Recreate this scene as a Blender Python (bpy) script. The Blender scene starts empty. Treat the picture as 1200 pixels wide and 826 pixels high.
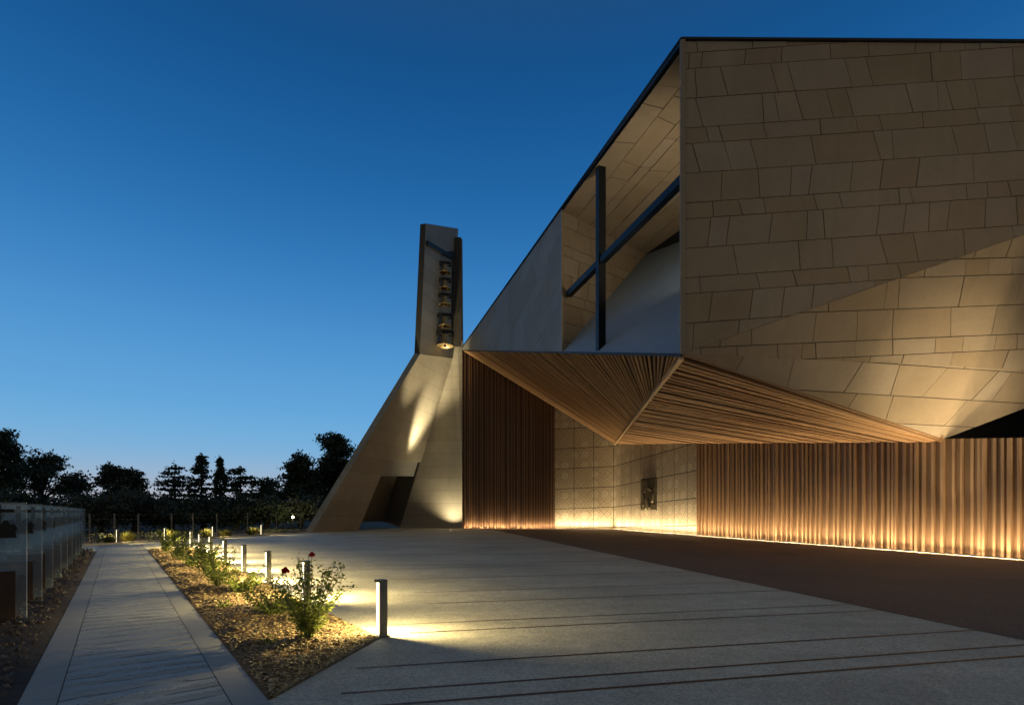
import bpy, math, random
from mathutils import Vector as V, noise as mnoise
R = math.radians
sc = bpy.context.scene
COL = sc.collection
F = 640.0; H = 1.6; YH = 600.0          # focal length in photo pixels, eye height, horizon row

def P(x, y, Y): return V(((x-600)/F*Y, Y, H+(YH-y)/F*Y))
def G(x, y):
    Y = F*H/(y-YH); return V(((x-600)/F*Y, Y, 0))
def on_plane(x, y, a, b, c):
    n = (b-a).cross(c-a); o = V((0, 0, H)); d = V(((x-600)/F, 1, (YH-y)/F))
    return o + d*(n.dot(a-o)/n.dot(d))

# ------------------------------------------------------------------ camera
cam = bpy.data.cameras.new("camera"); co = bpy.data.objects.new("camera", cam); COL.objects.link(co)
co.location = (0, 0, H); co.rotation_euler = (R(90), 0, 0)
cam.sensor_width = 36; cam.sensor_fit = 'HORIZONTAL'; cam.lens = 36*F/1200
cam.shift_y = (YH-413)/1200; cam.clip_end = 3000; cam.clip_start = .05
sc.camera = co; sc.cycles.transparent_max_bounces = 48
sc.view_settings.view_transform = 'Standard'; sc.view_settings.look = 'None'
sc.view_settings.exposure = 0

# ------------------------------------------------------------------ helpers
def tag(o, label=None, cat=None, group=None, kind=None):
    if label: o['label'] = label
    if cat: o['category'] = cat
    if group: o['group'] = group
    if kind: o['kind'] = kind
    return o
def empty(name, loc, rz=0):
    o = bpy.data.objects.new(name, None); COL.objects.link(o); o.location = loc
    o.rotation_euler = (0, 0, rz); o.empty_display_size = .2; return o
def copy_tree(o, parent=None):
    c = o.copy(); COL.objects.link(c)
    if parent: c.parent = parent
    for ch in list(o.children): copy_tree(ch, c)
    return c
class MB:
    def __init__(s): s.v = []; s.f = []; s.m = []; s.t = []; s.uv = None
    def face(s, pts, m=0, t=.5):
        n = len(s.v); s.v += [tuple(p) for p in pts]; s.f.append(tuple(range(n, n+len(pts)))); s.m.append(m); s.t.append(t)
    def mesh(s, vs, fs, m=0, t=.5):
        n = len(s.v); s.v += [tuple(p) for p in vs]
        for f in fs: s.f.append(tuple(i+n for i in f)); s.m.append(m); s.t.append(t)
    def box(s, c, sx, sy, sz, ax=None, m=0, t=.5, bev=0):
        c = V(c)
        a, b, d = ax if ax else (V((1, 0, 0)), V((0, 1, 0)), V((0, 0, 1)))
        a, b, d = a*sx/2, b*sy/2, d*sz/2
        vs = [c+a*i+b*j+d*k for i in (-1, 1) for j in (-1, 1) for k in (-1, 1)]
        s.mesh(vs, [(0, 1, 3, 2), (4, 6, 7, 5), (0, 4, 5, 1), (2, 3, 7, 6), (0, 2, 6, 4), (1, 5, 7, 3)], m, t)
    def bar(s, p, q, w, h, up=V((0, 0, 1)), m=0, t=.5):
        p, q = V(p), V(q); d = q-p; L = d.length; d.normalize()
        a = d.cross(up)
        if a.length < 1e-4: a = d.cross(V((1, 0, 0)))
        a.normalize(); b = a.cross(d)
        s.box((p+q)/2, L, w, h, (d, a, b), m, t)
    def tube(s, pts, rad, n=6, m=0, t=.5, cap=True):
        pts = [V(p) for p in pts]; rings = []
        for i, p in enumerate(pts):
            d = (pts[min(i+1, len(pts)-1)]-pts[max(i-1, 0)])
            if d.length < 1e-6: d = V((0, 0, 1))
            d.normalize(); a = d.cross(V((.31, .95, .05)))
            if a.length < 1e-3: a = d.cross(V((1, 0, 0)))
            a.normalize(); b = d.cross(a); r = rad[i] if hasattr(rad, '__len__') else rad
            rings += [p+(a*math.cos(2*math.pi*k/n)+b*math.sin(2*math.pi*k/n))*r for k in range(n)]
        fs = [(i*n+k, i*n+(k+1) % n, (i+1)*n+(k+1) % n, (i+1)*n+k) for i in range(len(pts)-1) for k in range(n)]
        if cap: fs += [tuple(range(n-1, -1, -1)), tuple(range((len(pts)-1)*n, len(pts)*n))]
        s.mesh(rings, fs, m, t)
    def lathe(s, c, prof, n=20, m=0, t=.5):
        c = V(c); vs = [c+V((r*math.cos(2*math.pi*k/n), r*math.sin(2*math.pi*k/n), z)) for r, z in prof for k in range(n)]
        s.mesh(vs, [(i*n+k, i*n+(k+1) % n, (i+1)*n+(k+1) % n, (i+1)*n+k) for i in range(len(prof)-1) for k in range(n)], m, t)
    def extrude(s, poly, off, m=0, t=.5):
        poly = [V(p) for p in poly]; off = V(off); b = [p+off for p in poly]; n = len(poly)
        s.mesh(poly+b, [tuple(range(n)), tuple(range(2*n-1, n-1, -1))]+[(i, n+i, n+(i+1) % n, (i+1) % n) for i in range(n)], m, t)
    def build(s, name, mats, parent=None, smooth=False, uv=None):
        off = V((0, 0, 0))
        if parent is not None:
            o = parent
            while o: off += V(o.location); o = o.parent
        me = bpy.data.meshes.new(name)
        me.from_pydata([(x-off.x, y-off.y, z-off.z) for x, y, z in s.v], [], s.f); me.update()
        mats = mats if isinstance(mats, (list, tuple)) else [mats]
        for m in mats: me.materials.append(m)
        me.polygons.foreach_set('material_index', s.m)
        at = me.attributes.new('tone', 'FLOAT', 'FACE'); at.data.foreach_set('value', s.t)
        if smooth: me.polygons.foreach_set('use_smooth', [True]*len(s.f))
        if uv:
            l = me.uv_layers.new(name='UVMap')
            for lp in me.loops:
                l.data[lp.index].uv = uv(V(s.v[lp.vertex_index]))
        o = bpy.data.objects.new(name, me); COL.objects.link(o)
        if parent is not None: o.parent = parent
        return o

# ------------------------------------------------------------------ materials
class N:
    def __init__(s, name):
        s.mat = bpy.data.materials.new(name); s.mat.use_nodes = True; s.t = s.mat.node_tree
        s.t.nodes.clear(); s.out = s.t.nodes.new('ShaderNodeOutputMaterial')
    def n(s, typ, ins=None, **kw):
        nd = s.t.nodes.new('ShaderNode'+typ)
        for k, v in kw.items(): setattr(nd, k, v)
        for k, v in (ins or {}).items():
            if hasattr(v, 'is_output'): s.t.links.new(v, nd.inputs[k])
            else: nd.inputs[k].default_value = v
        return nd
    def m(s, op, a, b=0.0, c=0.0): return s.n('Math', {0: a, 1: b, 2: c}, operation=op).outputs[0]
    def noise(s, co, scale, detail=4, rough=.6): return s.n('TexNoise', {'Vector': co, 'Scale': scale, 'Detail': detail, 'Roughness': rough}).outputs['Fac']
    def coord(s, o='Object'): return s.n('TexCoord').outputs[o]
    def scaled(s, v, sc): return s.n('Mapping', {'Vector': v, 'Scale': sc}).outputs[0]
    def ramp(s, f, stops):
        nd = s.n('ValToRGB', {'Fac': f}); e = nd.color_ramp.elements
        while len(e) < len(stops): e.new(.5)
        for x, (p, c) in zip(e, stops): x.position = p; x.color = (c+(1,))[:4] if len(c) == 3 else c
        return nd.outputs[0]
    def mix(s, f, a, b, bl='MIX'):
        nd = s.n('Mix', data_type='RGBA', blend_type=bl)
        for k, v in ((0, f), (6, a), (7, b)):
            if hasattr(v, 'is_output'): s.t.links.new(v, nd.inputs[k])
            else: nd.inputs[k].default_value = v if k == 0 else (tuple(v)+(1,))[:4]
        return nd.outputs[2]
    def bsdf(s, col, rough=.7, metal=0, height=None, hs=.02, spec=.4, extra=None):
        ins = {'Base Color': col if hasattr(col, 'is_output') else tuple(col)+(1,), 'Roughness': rough, 'Metallic': metal, 'Specular IOR Level': spec}
        ins.update(extra or {})
        if height is not None:
            ins['Normal'] = s.n('Bump', {'Height': height, 'Strength': 1.0, 'Distance': hs}).outputs[0]
        b = s.n('BsdfPrincipled', ins); s.t.links.new(b.outputs[0], s.out.inputs[0]); return s.mat
def simple(name, col, rough=.6, metal=0, ns=3.0, amt=.35, bump=.0, bs=20., tone=0., spec=.4, stretch=(1, 1, 1)):
    s = N(name); c = s.scaled(s.coord(), stretch)
    f = s.noise(c, ns, 6)
    k = s.m('MULTIPLY_ADD', f, 2*amt, 1-amt)
    if tone:
        a = s.n('Attribute', attribute_name='tone').outputs['Fac']
        k = s.m('MULTIPLY', k, s.m('MULTIPLY_ADD', a, 2*tone, 1-tone))
    cc = s.mix(1.0, col, s.n('CombineColor', {0: k, 1: k, 2: k}).outputs[0], 'MULTIPLY')
    r = s.m('MULTIPLY_ADD', f, .2, rough-.1)
    h = s.noise(c, bs, 5) if bump else None
    return s.bsdf(cc, r, metal, h, bump, spec)
def stone(name, col, tone=.085, amt=.2, lines=False):
    s = N(name); c = s.coord(); a = s.n('Attribute', attribute_name='tone').outputs['Fac']
    f = s.noise(c, .6, 5, .65); g = s.noise(c, 7, 6, .7)
    st = s.noise(s.scaled(c, (2.2, 2.2, .25)), 1.2, 4)       # faint rain streaks
    k = s.m('MULTIPLY', s.m('MULTIPLY_ADD', a, 2*tone, 1-tone), s.m('MULTIPLY_ADD', f, 2*amt, 1-amt))
    k = s.m('MULTIPLY', k, s.m('MULTIPLY_ADD', g, .22, .89))
    k = s.m('MULTIPLY', k, s.m('MULTIPLY_ADD', st, .2, .9))
    if lines:
        z = s.n('SeparateXYZ', {0: c}).outputs[2]; fz = s.m('FRACT', s.m('DIVIDE', z, 1.25)); k = s.m('MULTIPLY', k, s.m('SUBTRACT', 1, s.m('MULTIPLY', s.m('LESS_THAN', fz, .03), .3)))
        iz = s.m('FLOOR', s.m('DIVIDE', z, 1.25)); wz = s.n('TexWhiteNoise', {'W': iz}, noise_dimensions='1D').outputs['Value']; k = s.m('MULTIPLY', k, s.m('MULTIPLY_ADD', wz, .16, .92))
    hue = s.mix(a, tuple(x*y for x, y in zip(col, (1.04, 1, .92))), tuple(x*y for x, y in zip(col, (.97, 1, 1.06))))
    cc = s.mix(1.0, hue, s.n('CombineColor', {0: k, 1: k, 2: k}).outputs[0], 'MULTIPLY')
    return s.bsdf(cc, .75, 0, g, .006, .35)
def emit(name, col, st):
    s = N(name); e = s.n('Emission', {'Color': tuple(col)+(1,), 'Strength': st}); s.t.links.new(e.outputs[0], s.out.inputs[0]); return s.mat
def leafmat(name, a, b, trans=.25, tone=True):
    s = N(name); t = s.n('Attribute', attribute_name='tone').outputs['Fac']
    col = s.mix(t, a, b)
    p = s.n('BsdfPrincipled', {'Base Color': col, 'Roughness': .55, 'Specular IOR Level': .3})
    tr = s.n('BsdfTranslucent', {'Color': col}); mx = s.n('MixShader', {0: trans, 1: p.outputs[0], 2: tr.outputs[0]})
    s.t.links.new(mx.outputs[0], s.out.inputs[0]); return s.mat

M = {}
M['stone'] = stone('facade_stone', (.345, .272, .19))
M['stone_skylit'] = stone('skylit_side_stone', (.28, .30, .32), .07)  # cool tint puts the sky's blue light into the stone colour
M['joint'] = simple('joint_dark', (.035, .03, .024), .9)
M['fascia'] = simple('dark_metal_edge', (.02, .02, .022), .5, .3)
M['trim'] = simple('bronze_trim', (.42, .31, .19), .4, .4)
M['beam'] = simple('cross_black_steel', (.010, .012, .015), .45, 0, amt=.2, spec=.25)
M['void'] = simple('recess_shade_black', (.02, .018, .015), .8)
M['glassdark'] = simple('dark_window', (.012, .018, .03), .15, 0, amt=.1)
M['conc'] = stone('tower_concrete', (.285, .268, .228), .04, .28, True)
M['conc_shade'] = simple('tower_edge_shade', (.06, .055, .048), .8, bump=.003)  # dark colour paints the unlit edge faces of the tower concrete
M['conc_niche_shade'] = simple('niche_shade_concrete', (.10, .09, .075), .8, bump=.004)  # shade of the niche put into a darker concrete colour
M['bell'] = simple('bell_bronze', (.30, .23, .12), .45, .5, amt=.3)
M['iron'] = simple('dark_iron', (.025, .024, .022), .55, .5)
M['bollard'] = simple('bollard_grey_metal', (.16, .155, .14), .5, .3, ns=9, amt=.25)
M['corten'] = simple('brown_pedestal_steel', (.065, .038, .024), .75, .1, ns=5, amt=.5, bump=.002, bs=40)
M['post'] = simple('fence_post_metal', (.22, .21, .18), .6, .2)
M['bark'] = simple('bark', (.05, .04, .03), .9, bump=.02, bs=6)
M['stem'] = simple('rose_stem', (.10, .13, .05), .7)
M['led'] = emit('led_diffuser', (1, .74, .40), 60)
M['lamp'] = emit('lamp_diffuser', (1, .86, .55), 4.0)
M['globe'] = emit('globe_lamp', (1, .85, .5), 30)
M['lens'] = emit('uplight_lens', (1, .85, .55), .4)

def slatmat(name, col, tone):
    s = N(name); c = s.coord(); a = s.n('Attribute', attribute_name='tone').outputs['Fac']
    f = s.noise(s.scaled(c, (6, 6, .5)), 2.0, 5); g = s.noise(c, .5, 4)
    k = s.m('MULTIPLY', s.m('MULTIPLY_ADD', a, 2*tone, 1-tone), s.m('MULTIPLY_ADD', f, .5, .75))
    k = s.m('MULTIPLY', k, s.m('MULTIPLY_ADD', g, .5, .75))
    cc = s.mix(1., col, s.n('CombineColor', {0: k, 1: k, 2: k}).outputs[0], 'MULTIPLY')
    return s.bsdf(cc, s.m('MULTIPLY_ADD', f, .3, .35), .25, f, .003)
M['slat'] = slatmat('copper_slat', (.33, .21, .12), .08)
M['slat_back'] = slatmat('copper_sheet', (.185, .112, .062), .2)
M['soffit'] = slatmat('soffit_slat', (.36, .215, .11), .25)
M['soffit_back'] = simple('soffit_back', (.007, .005, .004), .9)

def m_ornate():
    s = N('carved_stone'); uv = s.n('TexCoord').outputs['UV']
    sep = s.n('SeparateXYZ', {0: uv}); u, v = sep.outputs[0], sep.outputs[1]
    v2 = s.m('SUBTRACT', v, s.m('MULTIPLY', u, .035))
    def cell(x, w): return s.m('FLOOR', s.m('DIVIDE', x, w)), s.m('FRACT', s.m('DIVIDE', x, w))
    iu, fu = cell(u, 1.84); iv, fv = cell(v2, 1.9)
    def edge(f, w): return s.m('LESS_THAN', s.m('MINIMUM', f, s.m('SUBTRACT', 1, f)), w)
    joint = s.m('MAXIMUM', edge(fu, .014), edge(fv, .016))
    # diagonal labyrinth
    iu2, fu2 = cell(u, .31); iv2, fv2 = cell(v2, .3166)
    wn = s.n('TexWhiteNoise', {'Vector': s.n('CombineXYZ', {0: iu2, 1: iv2}).outputs[0]}, noise_dimensions='3D').outputs['Value']
    flip = s.m('GREATER_THAN', wn, .5)
    fx = s.m('ADD', s.m('MULTIPLY', fu2, flip), s.m('MULTIPLY', s.m('SUBTRACT', 1, fu2), s.m('SUBTRACT', 1, flip)))
    d = s.m('ABSOLUTE', s.m('SUBTRACT', fx, fv2))
    lab = s.m('MAXIMUM', s.m('LESS_THAN', d, .17), s.m('GREATER_THAN', d, .83))
    # rosettes
    iu3, fu3 = cell(s.m('ADD', u, .4), .93); iv3, fv3 = cell(s.m('ADD', v2, .2), .95)
    w3 = s.n('TexWhiteNoise', {'Vector': s.n('CombineXYZ', {0: iu3, 1: iv3, 2: 3.3}).outputs[0]}, noise_dimensions='3D').outputs['Value']
    cx = s.m('SUBTRACT', fu3, .5); cy = s.m('SUBTRACT', fv3, .5)
    r = s.m('SQRT', s.m('ADD', s.m('MULTIPLY', cx, cx), s.m('MULTIPLY', cy, cy))); th = s.m('ARCTAN2', cy, cx)
    rr = s.m('ADD', r, s.m('MULTIPLY', s.m('COSINE', s.m('MULTIPLY', th, 8)), .025))
    inside = s.m('MULTIPLY', s.m('LESS_THAN', rr, .33), s.m('GREATER_THAN', w3, .5))
    rings = s.m('GREATER_THAN', s.m('SINE', s.m('MULTIPLY', rr, 30)), .1)
    pat = s.m('ADD', s.m('MULTIPLY', inside, s.m('SUBTRACT', 1, rings)), s.m('MULTIPLY', s.m('SUBTRACT', 1, inside), lab))
    groove = s.m('MAXIMUM', joint, s.m('MULTIPLY', pat, .75))
    nz = s.noise(uv, 1.4, 5)
    base = s.mix(nz, (.30, .255, .18), (.38, .32, .23))
    base = s.mix(s.m('MULTIPLY', inside, .5), base, (.56, .49, .37))
    col = s.mix(s.m('MULTIPLY', groove, .55), base, (.09, .07, .045))
    col = s.mix(joint, col, (.05, .04, .03))
    return s.bsdf(col, .8, 0, s.m('SUBTRACT', 1, groove), .03)
M['ornate'] = m_ornate()

def m_conc():
    s = N('plaza_aggregate'); c = s.coord()
    vo = s.n('TexVoronoi', {'Vector': c, 'Scale': 55}).outputs['Color']; vv = s.n('SeparateColor', {0: vo}).outputs[0]
    big = s.noise(c, .35, 5, .6); mid = s.noise(c, 3, 5); fin = s.noise(c, 120, 3)
    band = s.noise(s.scaled(c, (.10, 1.3, 1)), 1.1, 4)
    k = s.m('MULTIPLY', s.m('MULTIPLY_ADD', vv, .55, .70), s.m('MULTIPLY_ADD', big, .9, .55))
    k = s.m('MULTIPLY', k, s.m('MULTIPLY_ADD', mid, .6, .7)); k = s.m('MULTIPLY', k, s.m('MULTIPLY_ADD', band, .6, .7))
    cc = s.mix(1., (.49, .47, .39), s.n('CombineColor', {0: k, 1: k, 2: k}).outputs[0], 'MULTIPLY')
    return s.bsdf(cc, s.m('MULTIPLY_ADD', mid, .25, .5), 0, s.m('ADD', s.m('MULTIPLY', vv, .7), fin), .006, .4)
M['plaza'] = m_conc()
def m_dark():
    s = N('brown_paving'); c = s.coord()
    vo = s.n('SeparateColor', {0: s.n('TexVoronoi', {'Vector': c, 'Scale': 40}).outputs['Color']}).outputs[0]
    b = s.noise(c, .4, 5); k = s.m('MULTIPLY', s.m('MULTIPLY_ADD', vo, .6, .7), s.m('MULTIPLY_ADD', b, .6, .7))
    cc = s.mix(1., (.14, .104, .084), s.n('CombineColor', {0: k, 1: k, 2: k}).outputs[0], 'MULTIPLY')
    return s.bsdf(cc, .7, 0, vo, .005, .3)
M['brown'] = m_dark()
M['strip'] = simple('brown_joint_strip', (.12, .062, .035), .5, .25, ns=4, amt=.4, bump=.002, bs=60)
def m_path():
    s = N('path_slab'); c = s.coord('UV')                      # u across the path, v along it (metres)
    sep = s.n('SeparateXYZ', {0: c}); u, v = sep.outputs[0], sep.outputs[1]
    wob = s.m('MULTIPLY', s.m('SUBTRACT', s.noise(s.scaled(c, (.35, .9, 1)), 1.5, 3), .5), .55)
    vv = s.m('ADD', v, wob)
    st = s.m('SINE', s.m('MULTIPLY', vv, 2*math.pi/.33))
    grain = s.noise(s.scaled(c, (2.5, 14, 1)), 2.2, 6, .7); fine = s.noise(c, 70, 4, .7); big = s.noise(c, .6, 4)
    vo = s.n('SeparateColor', {0: s.n('TexVoronoi', {'Vector': c, 'Scale': 60}).outputs['Color']}).outputs[0]
    cleft = s.n('MapRange', {'Value': st, 1: -.995, 2: -.86, 3: 1., 4: 0.}).outputs[0]; cleft = s.m('MULTIPLY', cleft, s.n('MapRange', {'Value': s.noise(s.scaled(c, (1.2, .7, 1)), 1.9, 3), 1: .42, 2: .55}).outputs[0])
    rough_band = s.m('MULTIPLY', s.n('MapRange', {'Value': st, 1: .2, 2: .75}).outputs[0], s.n('MapRange', {'Value': s.noise(s.scaled(c, (.5, 1, 1)), 1.6, 3), 1: .4, 2: .62}).outputs[0])
    crack = s.n('MapRange', {'Value': grain, 1: .60, 2: .75}).outputs[0]
    k = s.m('MULTIPLY', s.m('MULTIPLY_ADD', grain, 1.7, .12), s.m('MULTIPLY_ADD', big, .5, .75))
    k = s.m('MULTIPLY', k, s.m('SUBTRACT', 1, s.m('MULTIPLY', crack, .65)))
    k = s.m('ADD', k, s.m('MULTIPLY', rough_band, s.m('MULTIPLY_ADD', vo, 1.5, -.7)))
    k = s.m('MULTIPLY', k, s.m('SUBTRACT', 1, s.m('MULTIPLY', cleft, .55)))
    cc = s.mix(1., (.29, .29, .275), s.n('CombineColor', {0: k, 1: k, 2: k}).outputs[0], 'MULTIPLY')
    h = s.m('ADD', s.m('MULTIPLY_ADD', st, .5, s.m('MULTIPLY', cleft, -1.5)), s.m('ADD', s.m('MULTIPLY', rough_band, s.m('MULTIPLY', vo, 1.0)), s.m('ADD', s.m('MULTIPLY', grain, .9), s.m('MULTIPLY', fine, .25))))
    return s.bsdf(cc, s.m('MULTIPLY_ADD', grain, .35, .38), 0, h, .022, .5)
M['path'] = m_path()
M['kerb'] = simple('path_border', (.25, .248, .235), .65, 0, ns=4, amt=.3, bump=.004, bs=40)
M['soil'] = simple('soil', (.16, .10, .05), .95, 0, ns=5, amt=.6, bump=.03, bs=18)
M['gravel_soil'] = simple('dark_soil', (.04, .03, .023), .95, 0, ns=4, amt=.6, bump=.03, bs=14)
M['chip'] = leafmat('bark_chips', (.09, .066, .032), (.48, .37, .18), .0)
M['stonechip'] = leafmat('stones', (.025, .02, .016), (.13, .10, .08), .0)
M['ground'] = simple('dry_grass_ground', (.035, .036, .02), .95, 0, ns=.5, amt=.5, bump=.05, bs=3)
M['leaf_rose'] = leafmat('rose_leaf', (.12, .17, .03), (.34, .38, .08), .5)
M['leaf_dark'] = leafmat('dark_leaf', (.022, .034, .018), (.06, .08, .04), .2)
M['leaf_olive'] = leafmat('olive_leaf', (.04, .05, .03), (.09, .10, .065), .15)
M['leaf_grass'] = leafmat('grass_blade', (.07, .08, .02), (.17, .16, .05))
M['petal'] = leafmat('red_petal', (.45, .01, .015), (.75, .03, .04), .3)
def m_glass():
    s = N('sky_haze_glass_pane'); fr = s.n('Fresnel', {'IOR': 1.5}).outputs[0]
    t = s.n('BsdfTransparent', {'Color': (.78, .88, .90, 1)}); g = s.n('BsdfGlossy', {'Color': (1, 1, 1, 1), 'Roughness': .02})
    d = s.n('BsdfDiffuse', {'Color': (.50, .66, .80, 1)})  # bluish diffuse share paints sky haze onto the pane
    a = s.n('MixShader', {0: s.m('MULTIPLY_ADD', fr, 1.5, .05), 1: t.outputs[0], 2: g.outputs[0]})
    b = s.n('MixShader', {0: .22, 1: a.outputs[0], 2: d.outputs[0]})
    s.t.links.new(b.outputs[0], s.out.inputs[0]); return s.mat
M['glass'] = m_glass()
M['glass_edge_glint'] = simple('glass_edge_glint', (.92, .97, .98), .15, 0, amt=.05, spec=1.)  # near-white colour paints the light caught by the pane edges
M['relief'] = simple('bronze_relief', (.10, .085, .05), .45, .6, ns=5, amt=.4)
M['relief_dark'] = simple('station_bronze', (.022, .02, .018), .5, .4, amt=.3)

# ------------------------------------------------------------------ sky
W = bpy.data.worlds.new('World'); sc.world = W; W.use_nodes = True
nt = W.node_tree; nt.nodes.clear()
SUN_EL, SUN_AZ = R(-2.0), R(-35)
sky = nt.nodes.new('ShaderNodeTexSky'); sky.sky_type = 'NISHITA'; sky.sun_disc = False
sky.sun_elevation = SUN_EL; sky.sun_rotation = SUN_AZ; sky.ozone_density = 3.0; sky.dust_density = .6
tc = nt.nodes.new('ShaderNodeTexCoord'); sp = nt.nodes.new('ShaderNodeSeparateXYZ')
rp = nt.nodes.new('ShaderNodeValToRGB'); nt.links.new(tc.outputs['Generated'], sp.inputs[0]); nt.links.new(sp.outputs[2], rp.inputs[0])
stops = [(0, (.50, .43, .44)), (.05, (.34, .46, .60)), (.10, (.19, .43, .69)), (.17, (.125, .385, .70)), (.30, (.062, .26, .59)), (.42, (.024, .17, .45)), (.56, (.008, .098, .305)), (.70, (.004, .058, .19)), (.92, (.06, .10, .15)), (1, (.10, .12, .14))]
rp.color_ramp.interpolation = 'B_SPLINE'; e = rp.color_ramp.elements
while len(e) < len(stops): e.new(.5)
for x, (p, c) in zip(e, stops): x.position = p; x.color = c+(1,)
sm = nt.nodes.new('ShaderNodeMix'); sm.data_type = 'RGBA'; sm.blend_type = 'ADD'; sm.inputs[0].default_value = .03
nt.links.new(rp.outputs[0], sm.inputs[6]); nt.links.new(sky.outputs[0], sm.inputs[7])
mr = nt.nodes.new('ShaderNodeMapRange'); mr.interpolation_type = 'SMOOTHSTEP'; mr.inputs[1].default_value = -.45; mr.inputs[2].default_value = .45
nt.links.new(sp.outputs[1], mr.inputs[0])
ml = nt.nodes.new('ShaderNodeMix'); ml.data_type = 'RGBA'; ml.inputs[6].default_value = (.150, .150, .142, 1)   # grey dusk haze of the eastern sky
nt.links.new(mr.outputs[0], ml.inputs[0]); nt.links.new(sm.outputs[2], ml.inputs[7])
bg = nt.nodes.new('ShaderNodeBackground'); bg.inputs[1].default_value = 1.0
nt.links.new(ml.outputs[2], bg.inputs[0]); wo = nt.nodes.new('ShaderNodeOutputWorld'); nt.links.new(bg.outputs[0], wo.inputs[0])
sl = bpy.data.lights.new('afterglow_sun', 'SUN'); sl.energy = .02; sl.angle = R(20); sl.color = (1, .8, .7)
so = bpy.data.objects.new('afterglow_sun', sl); COL.objects.link(so); so.rotation_euler = (R(84), 0, R(215))

def spot(name, loc, target, power, angle, blend=.6, col=(1, .80, .45), size=.05, parent=None):
    l = bpy.data.lights.new(name, 'SPOT'); l.energy = power; l.spot_size = R(angle); l.spot_blend = blend; l.color = col; l.shadow_soft_size = size
    o = bpy.data.objects.new(name, l); COL.objects.link(o); loc = V(loc)
    q = (V(target)-loc).to_track_quat('-Z', 'Y'); o.rotation_euler = q.to_euler()
    o.location = loc-(V(parent.location) if parent else V((0, 0, 0)))
    if parent: o.parent = parent
    return o
def point(name, loc, power, col=(1, .82, .45), size=.04, parent=None):
    l = bpy.data.lights.new(name, 'POINT'); l.energy = power; l.color = col; l.shadow_soft_size = size
    o = bpy.data.objects.new(name, l); COL.objects.link(o); o.location = V(loc)-(V(parent.location) if parent else V((0, 0, 0)))
    if parent: o.parent = parent
    return o

# ------------------------------------------------------------------ ground
PD = V((-.586, .81, 0)).normalized(); PN = V((PD.y, -PD.x, 0))     # path direction, right normal
PL = V((-4.10, 4.53, 0)); PR = V((-2.0, 4.53, 0)); PW = (PR-PL).dot(PN)
WD = V((17.14-9.6, 18.29-51.2, 0)).normalized()                    # church wall direction, towards the camera
SD = V((1, .23, 0)).normalized()
def sheet(name, pts, z, mat, uv=None):
    mb = MB(); mb.face([(p[0], p[1], z) for p in pts]); o = mb.build(name, mat, uv=uv); tag(o, kind='structure'); return o
mb = MB(); n = 64; mb.face([(900*math.cos(2*math.pi*k/n), 900*math.sin(2*math.pi*k/n), -.01) for k in range(n)])
tag(mb.build('ground', M['ground']), kind='structure')
FA, FB = G(112, 638.7), G(366, 624)
BR0 = V((-1.69, 6.97, 0))          # bed, corner at the nearest bollard
bedR = lambda d: BR0+PD*d
plaza_pts = [FA+(FA-FB)*.35, (-3, -8), (60, -8), (60, 70), G(545, 617.5)+V((-2, 6, 0)), FB+(FB-FA)*.35]
sheet('plaza', [(-26, 21), (-4, -10), (60, -10), (60, 75), (-4, 62), tuple((FB+(FB-FA)*.9)[:2]), tuple((FA)[:2])], 0, M['plaza'])
bA, bB = G(575, 620), G(1200, 750); bd = (bB-bA).normalized()
bn = bB+bd*30
sheet('brown_paving', [bn, (60, bn.y), (60, 60), (-4.9, 60), G(541, 619.4), bA], .004, M['brown'])
# joint strips across the plaza
mb = MB(); rng = random.Random(5)
for Y0, w, x0 in [(4.77, .045, -.9), (5.17, .04, -1.5), (5.97, .04, -1.9), (7.55, .035, -1.4), (8.15, .03, -2), (9.9, .035, -1.6), (11.3, .03, -2), (13.6, .05, -3), (16.2, .05, -5), (17.1, .05, -6), (21, .07, -8), (26, .08, -10), (33, .1, -9), (35, .1, -8), (41, .12, -8)]:
    p0 = V((0, Y0, 0)); a = p0+SD*x0
    if Y0 < 6: a = p0+SD*(-1.55+ (Y0-5.17)*-.1)
    # meet the brown boundary
    n2 = V((bd.y, -bd.x, 0)); t = (bA-p0).dot(n2)/SD.dot(n2); b = p0+SD*(t-.02)
    q = V((-SD.y, SD.x, 0))*w/2
    mb.face([a-q+V((0, 0, .004)), b-q+V((0, 0, .004)), b+q+V((0, 0, .004)), a+q+V((0, 0, .004))], t=rng.random())
tag(mb.build('paving_strips', M['strip']), kind='structure')
# path with two border bands
BW = .26
def pquad(mb, a, b, d0, d1, z, t=.5):
    p = lambda s, d: PL+PN*s+PD*d+V((0, 0, z))
    mb.face([p(a, d0), p(b, d0), p(b, d1), p(a, d1)], t=t)
LEN = 26.5
mb = MB()
for a, b in ((0, BW), (PW-BW, PW)):
    d = -6
    while d < LEN:
        pquad(mb, a, b, d, min(d+1.196, LEN), .012, rng.random()); d += 1.2
tag(mb.build('path_border', M['kerb']), kind='structure')
mb = MB(); pquad(mb, 0, PW, -6, LEN, .004); tag(mb.build('path_bedding', M['joint']), kind='structure')
mb = MB(); d = -6
while d < LEN:
    L = 3.2
    pquad(mb, BW+.008, PW-BW-.008, d, min(d+L-.004, LEN), .012); d += L
tag(mb.build('path', M['path'], uv=lambda p: ((p-PL).dot(PN), (p-PL).dot(PD))), kind='structure')

def inside(poly, x, y):
    c = False; n = len(poly)
    for i in range(n):
        x1, y1 = poly[i][:2]; x2, y2 = poly[i-1][:2]
        if (y1 > y) != (y2 > y) and x < (x2-x1)*(y-y1)/(y2-y1)+x1: c = not c
    return c
def soil_bed(name, poly, z0, amp, step, mat, dist=None):
    # lumpy ground inside a convex outline, low at its rim
    xs = [p[0] for p in poly]; ys = [p[1] for p in poly]
    mb = MB(); idx = {}
    return mb
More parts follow.
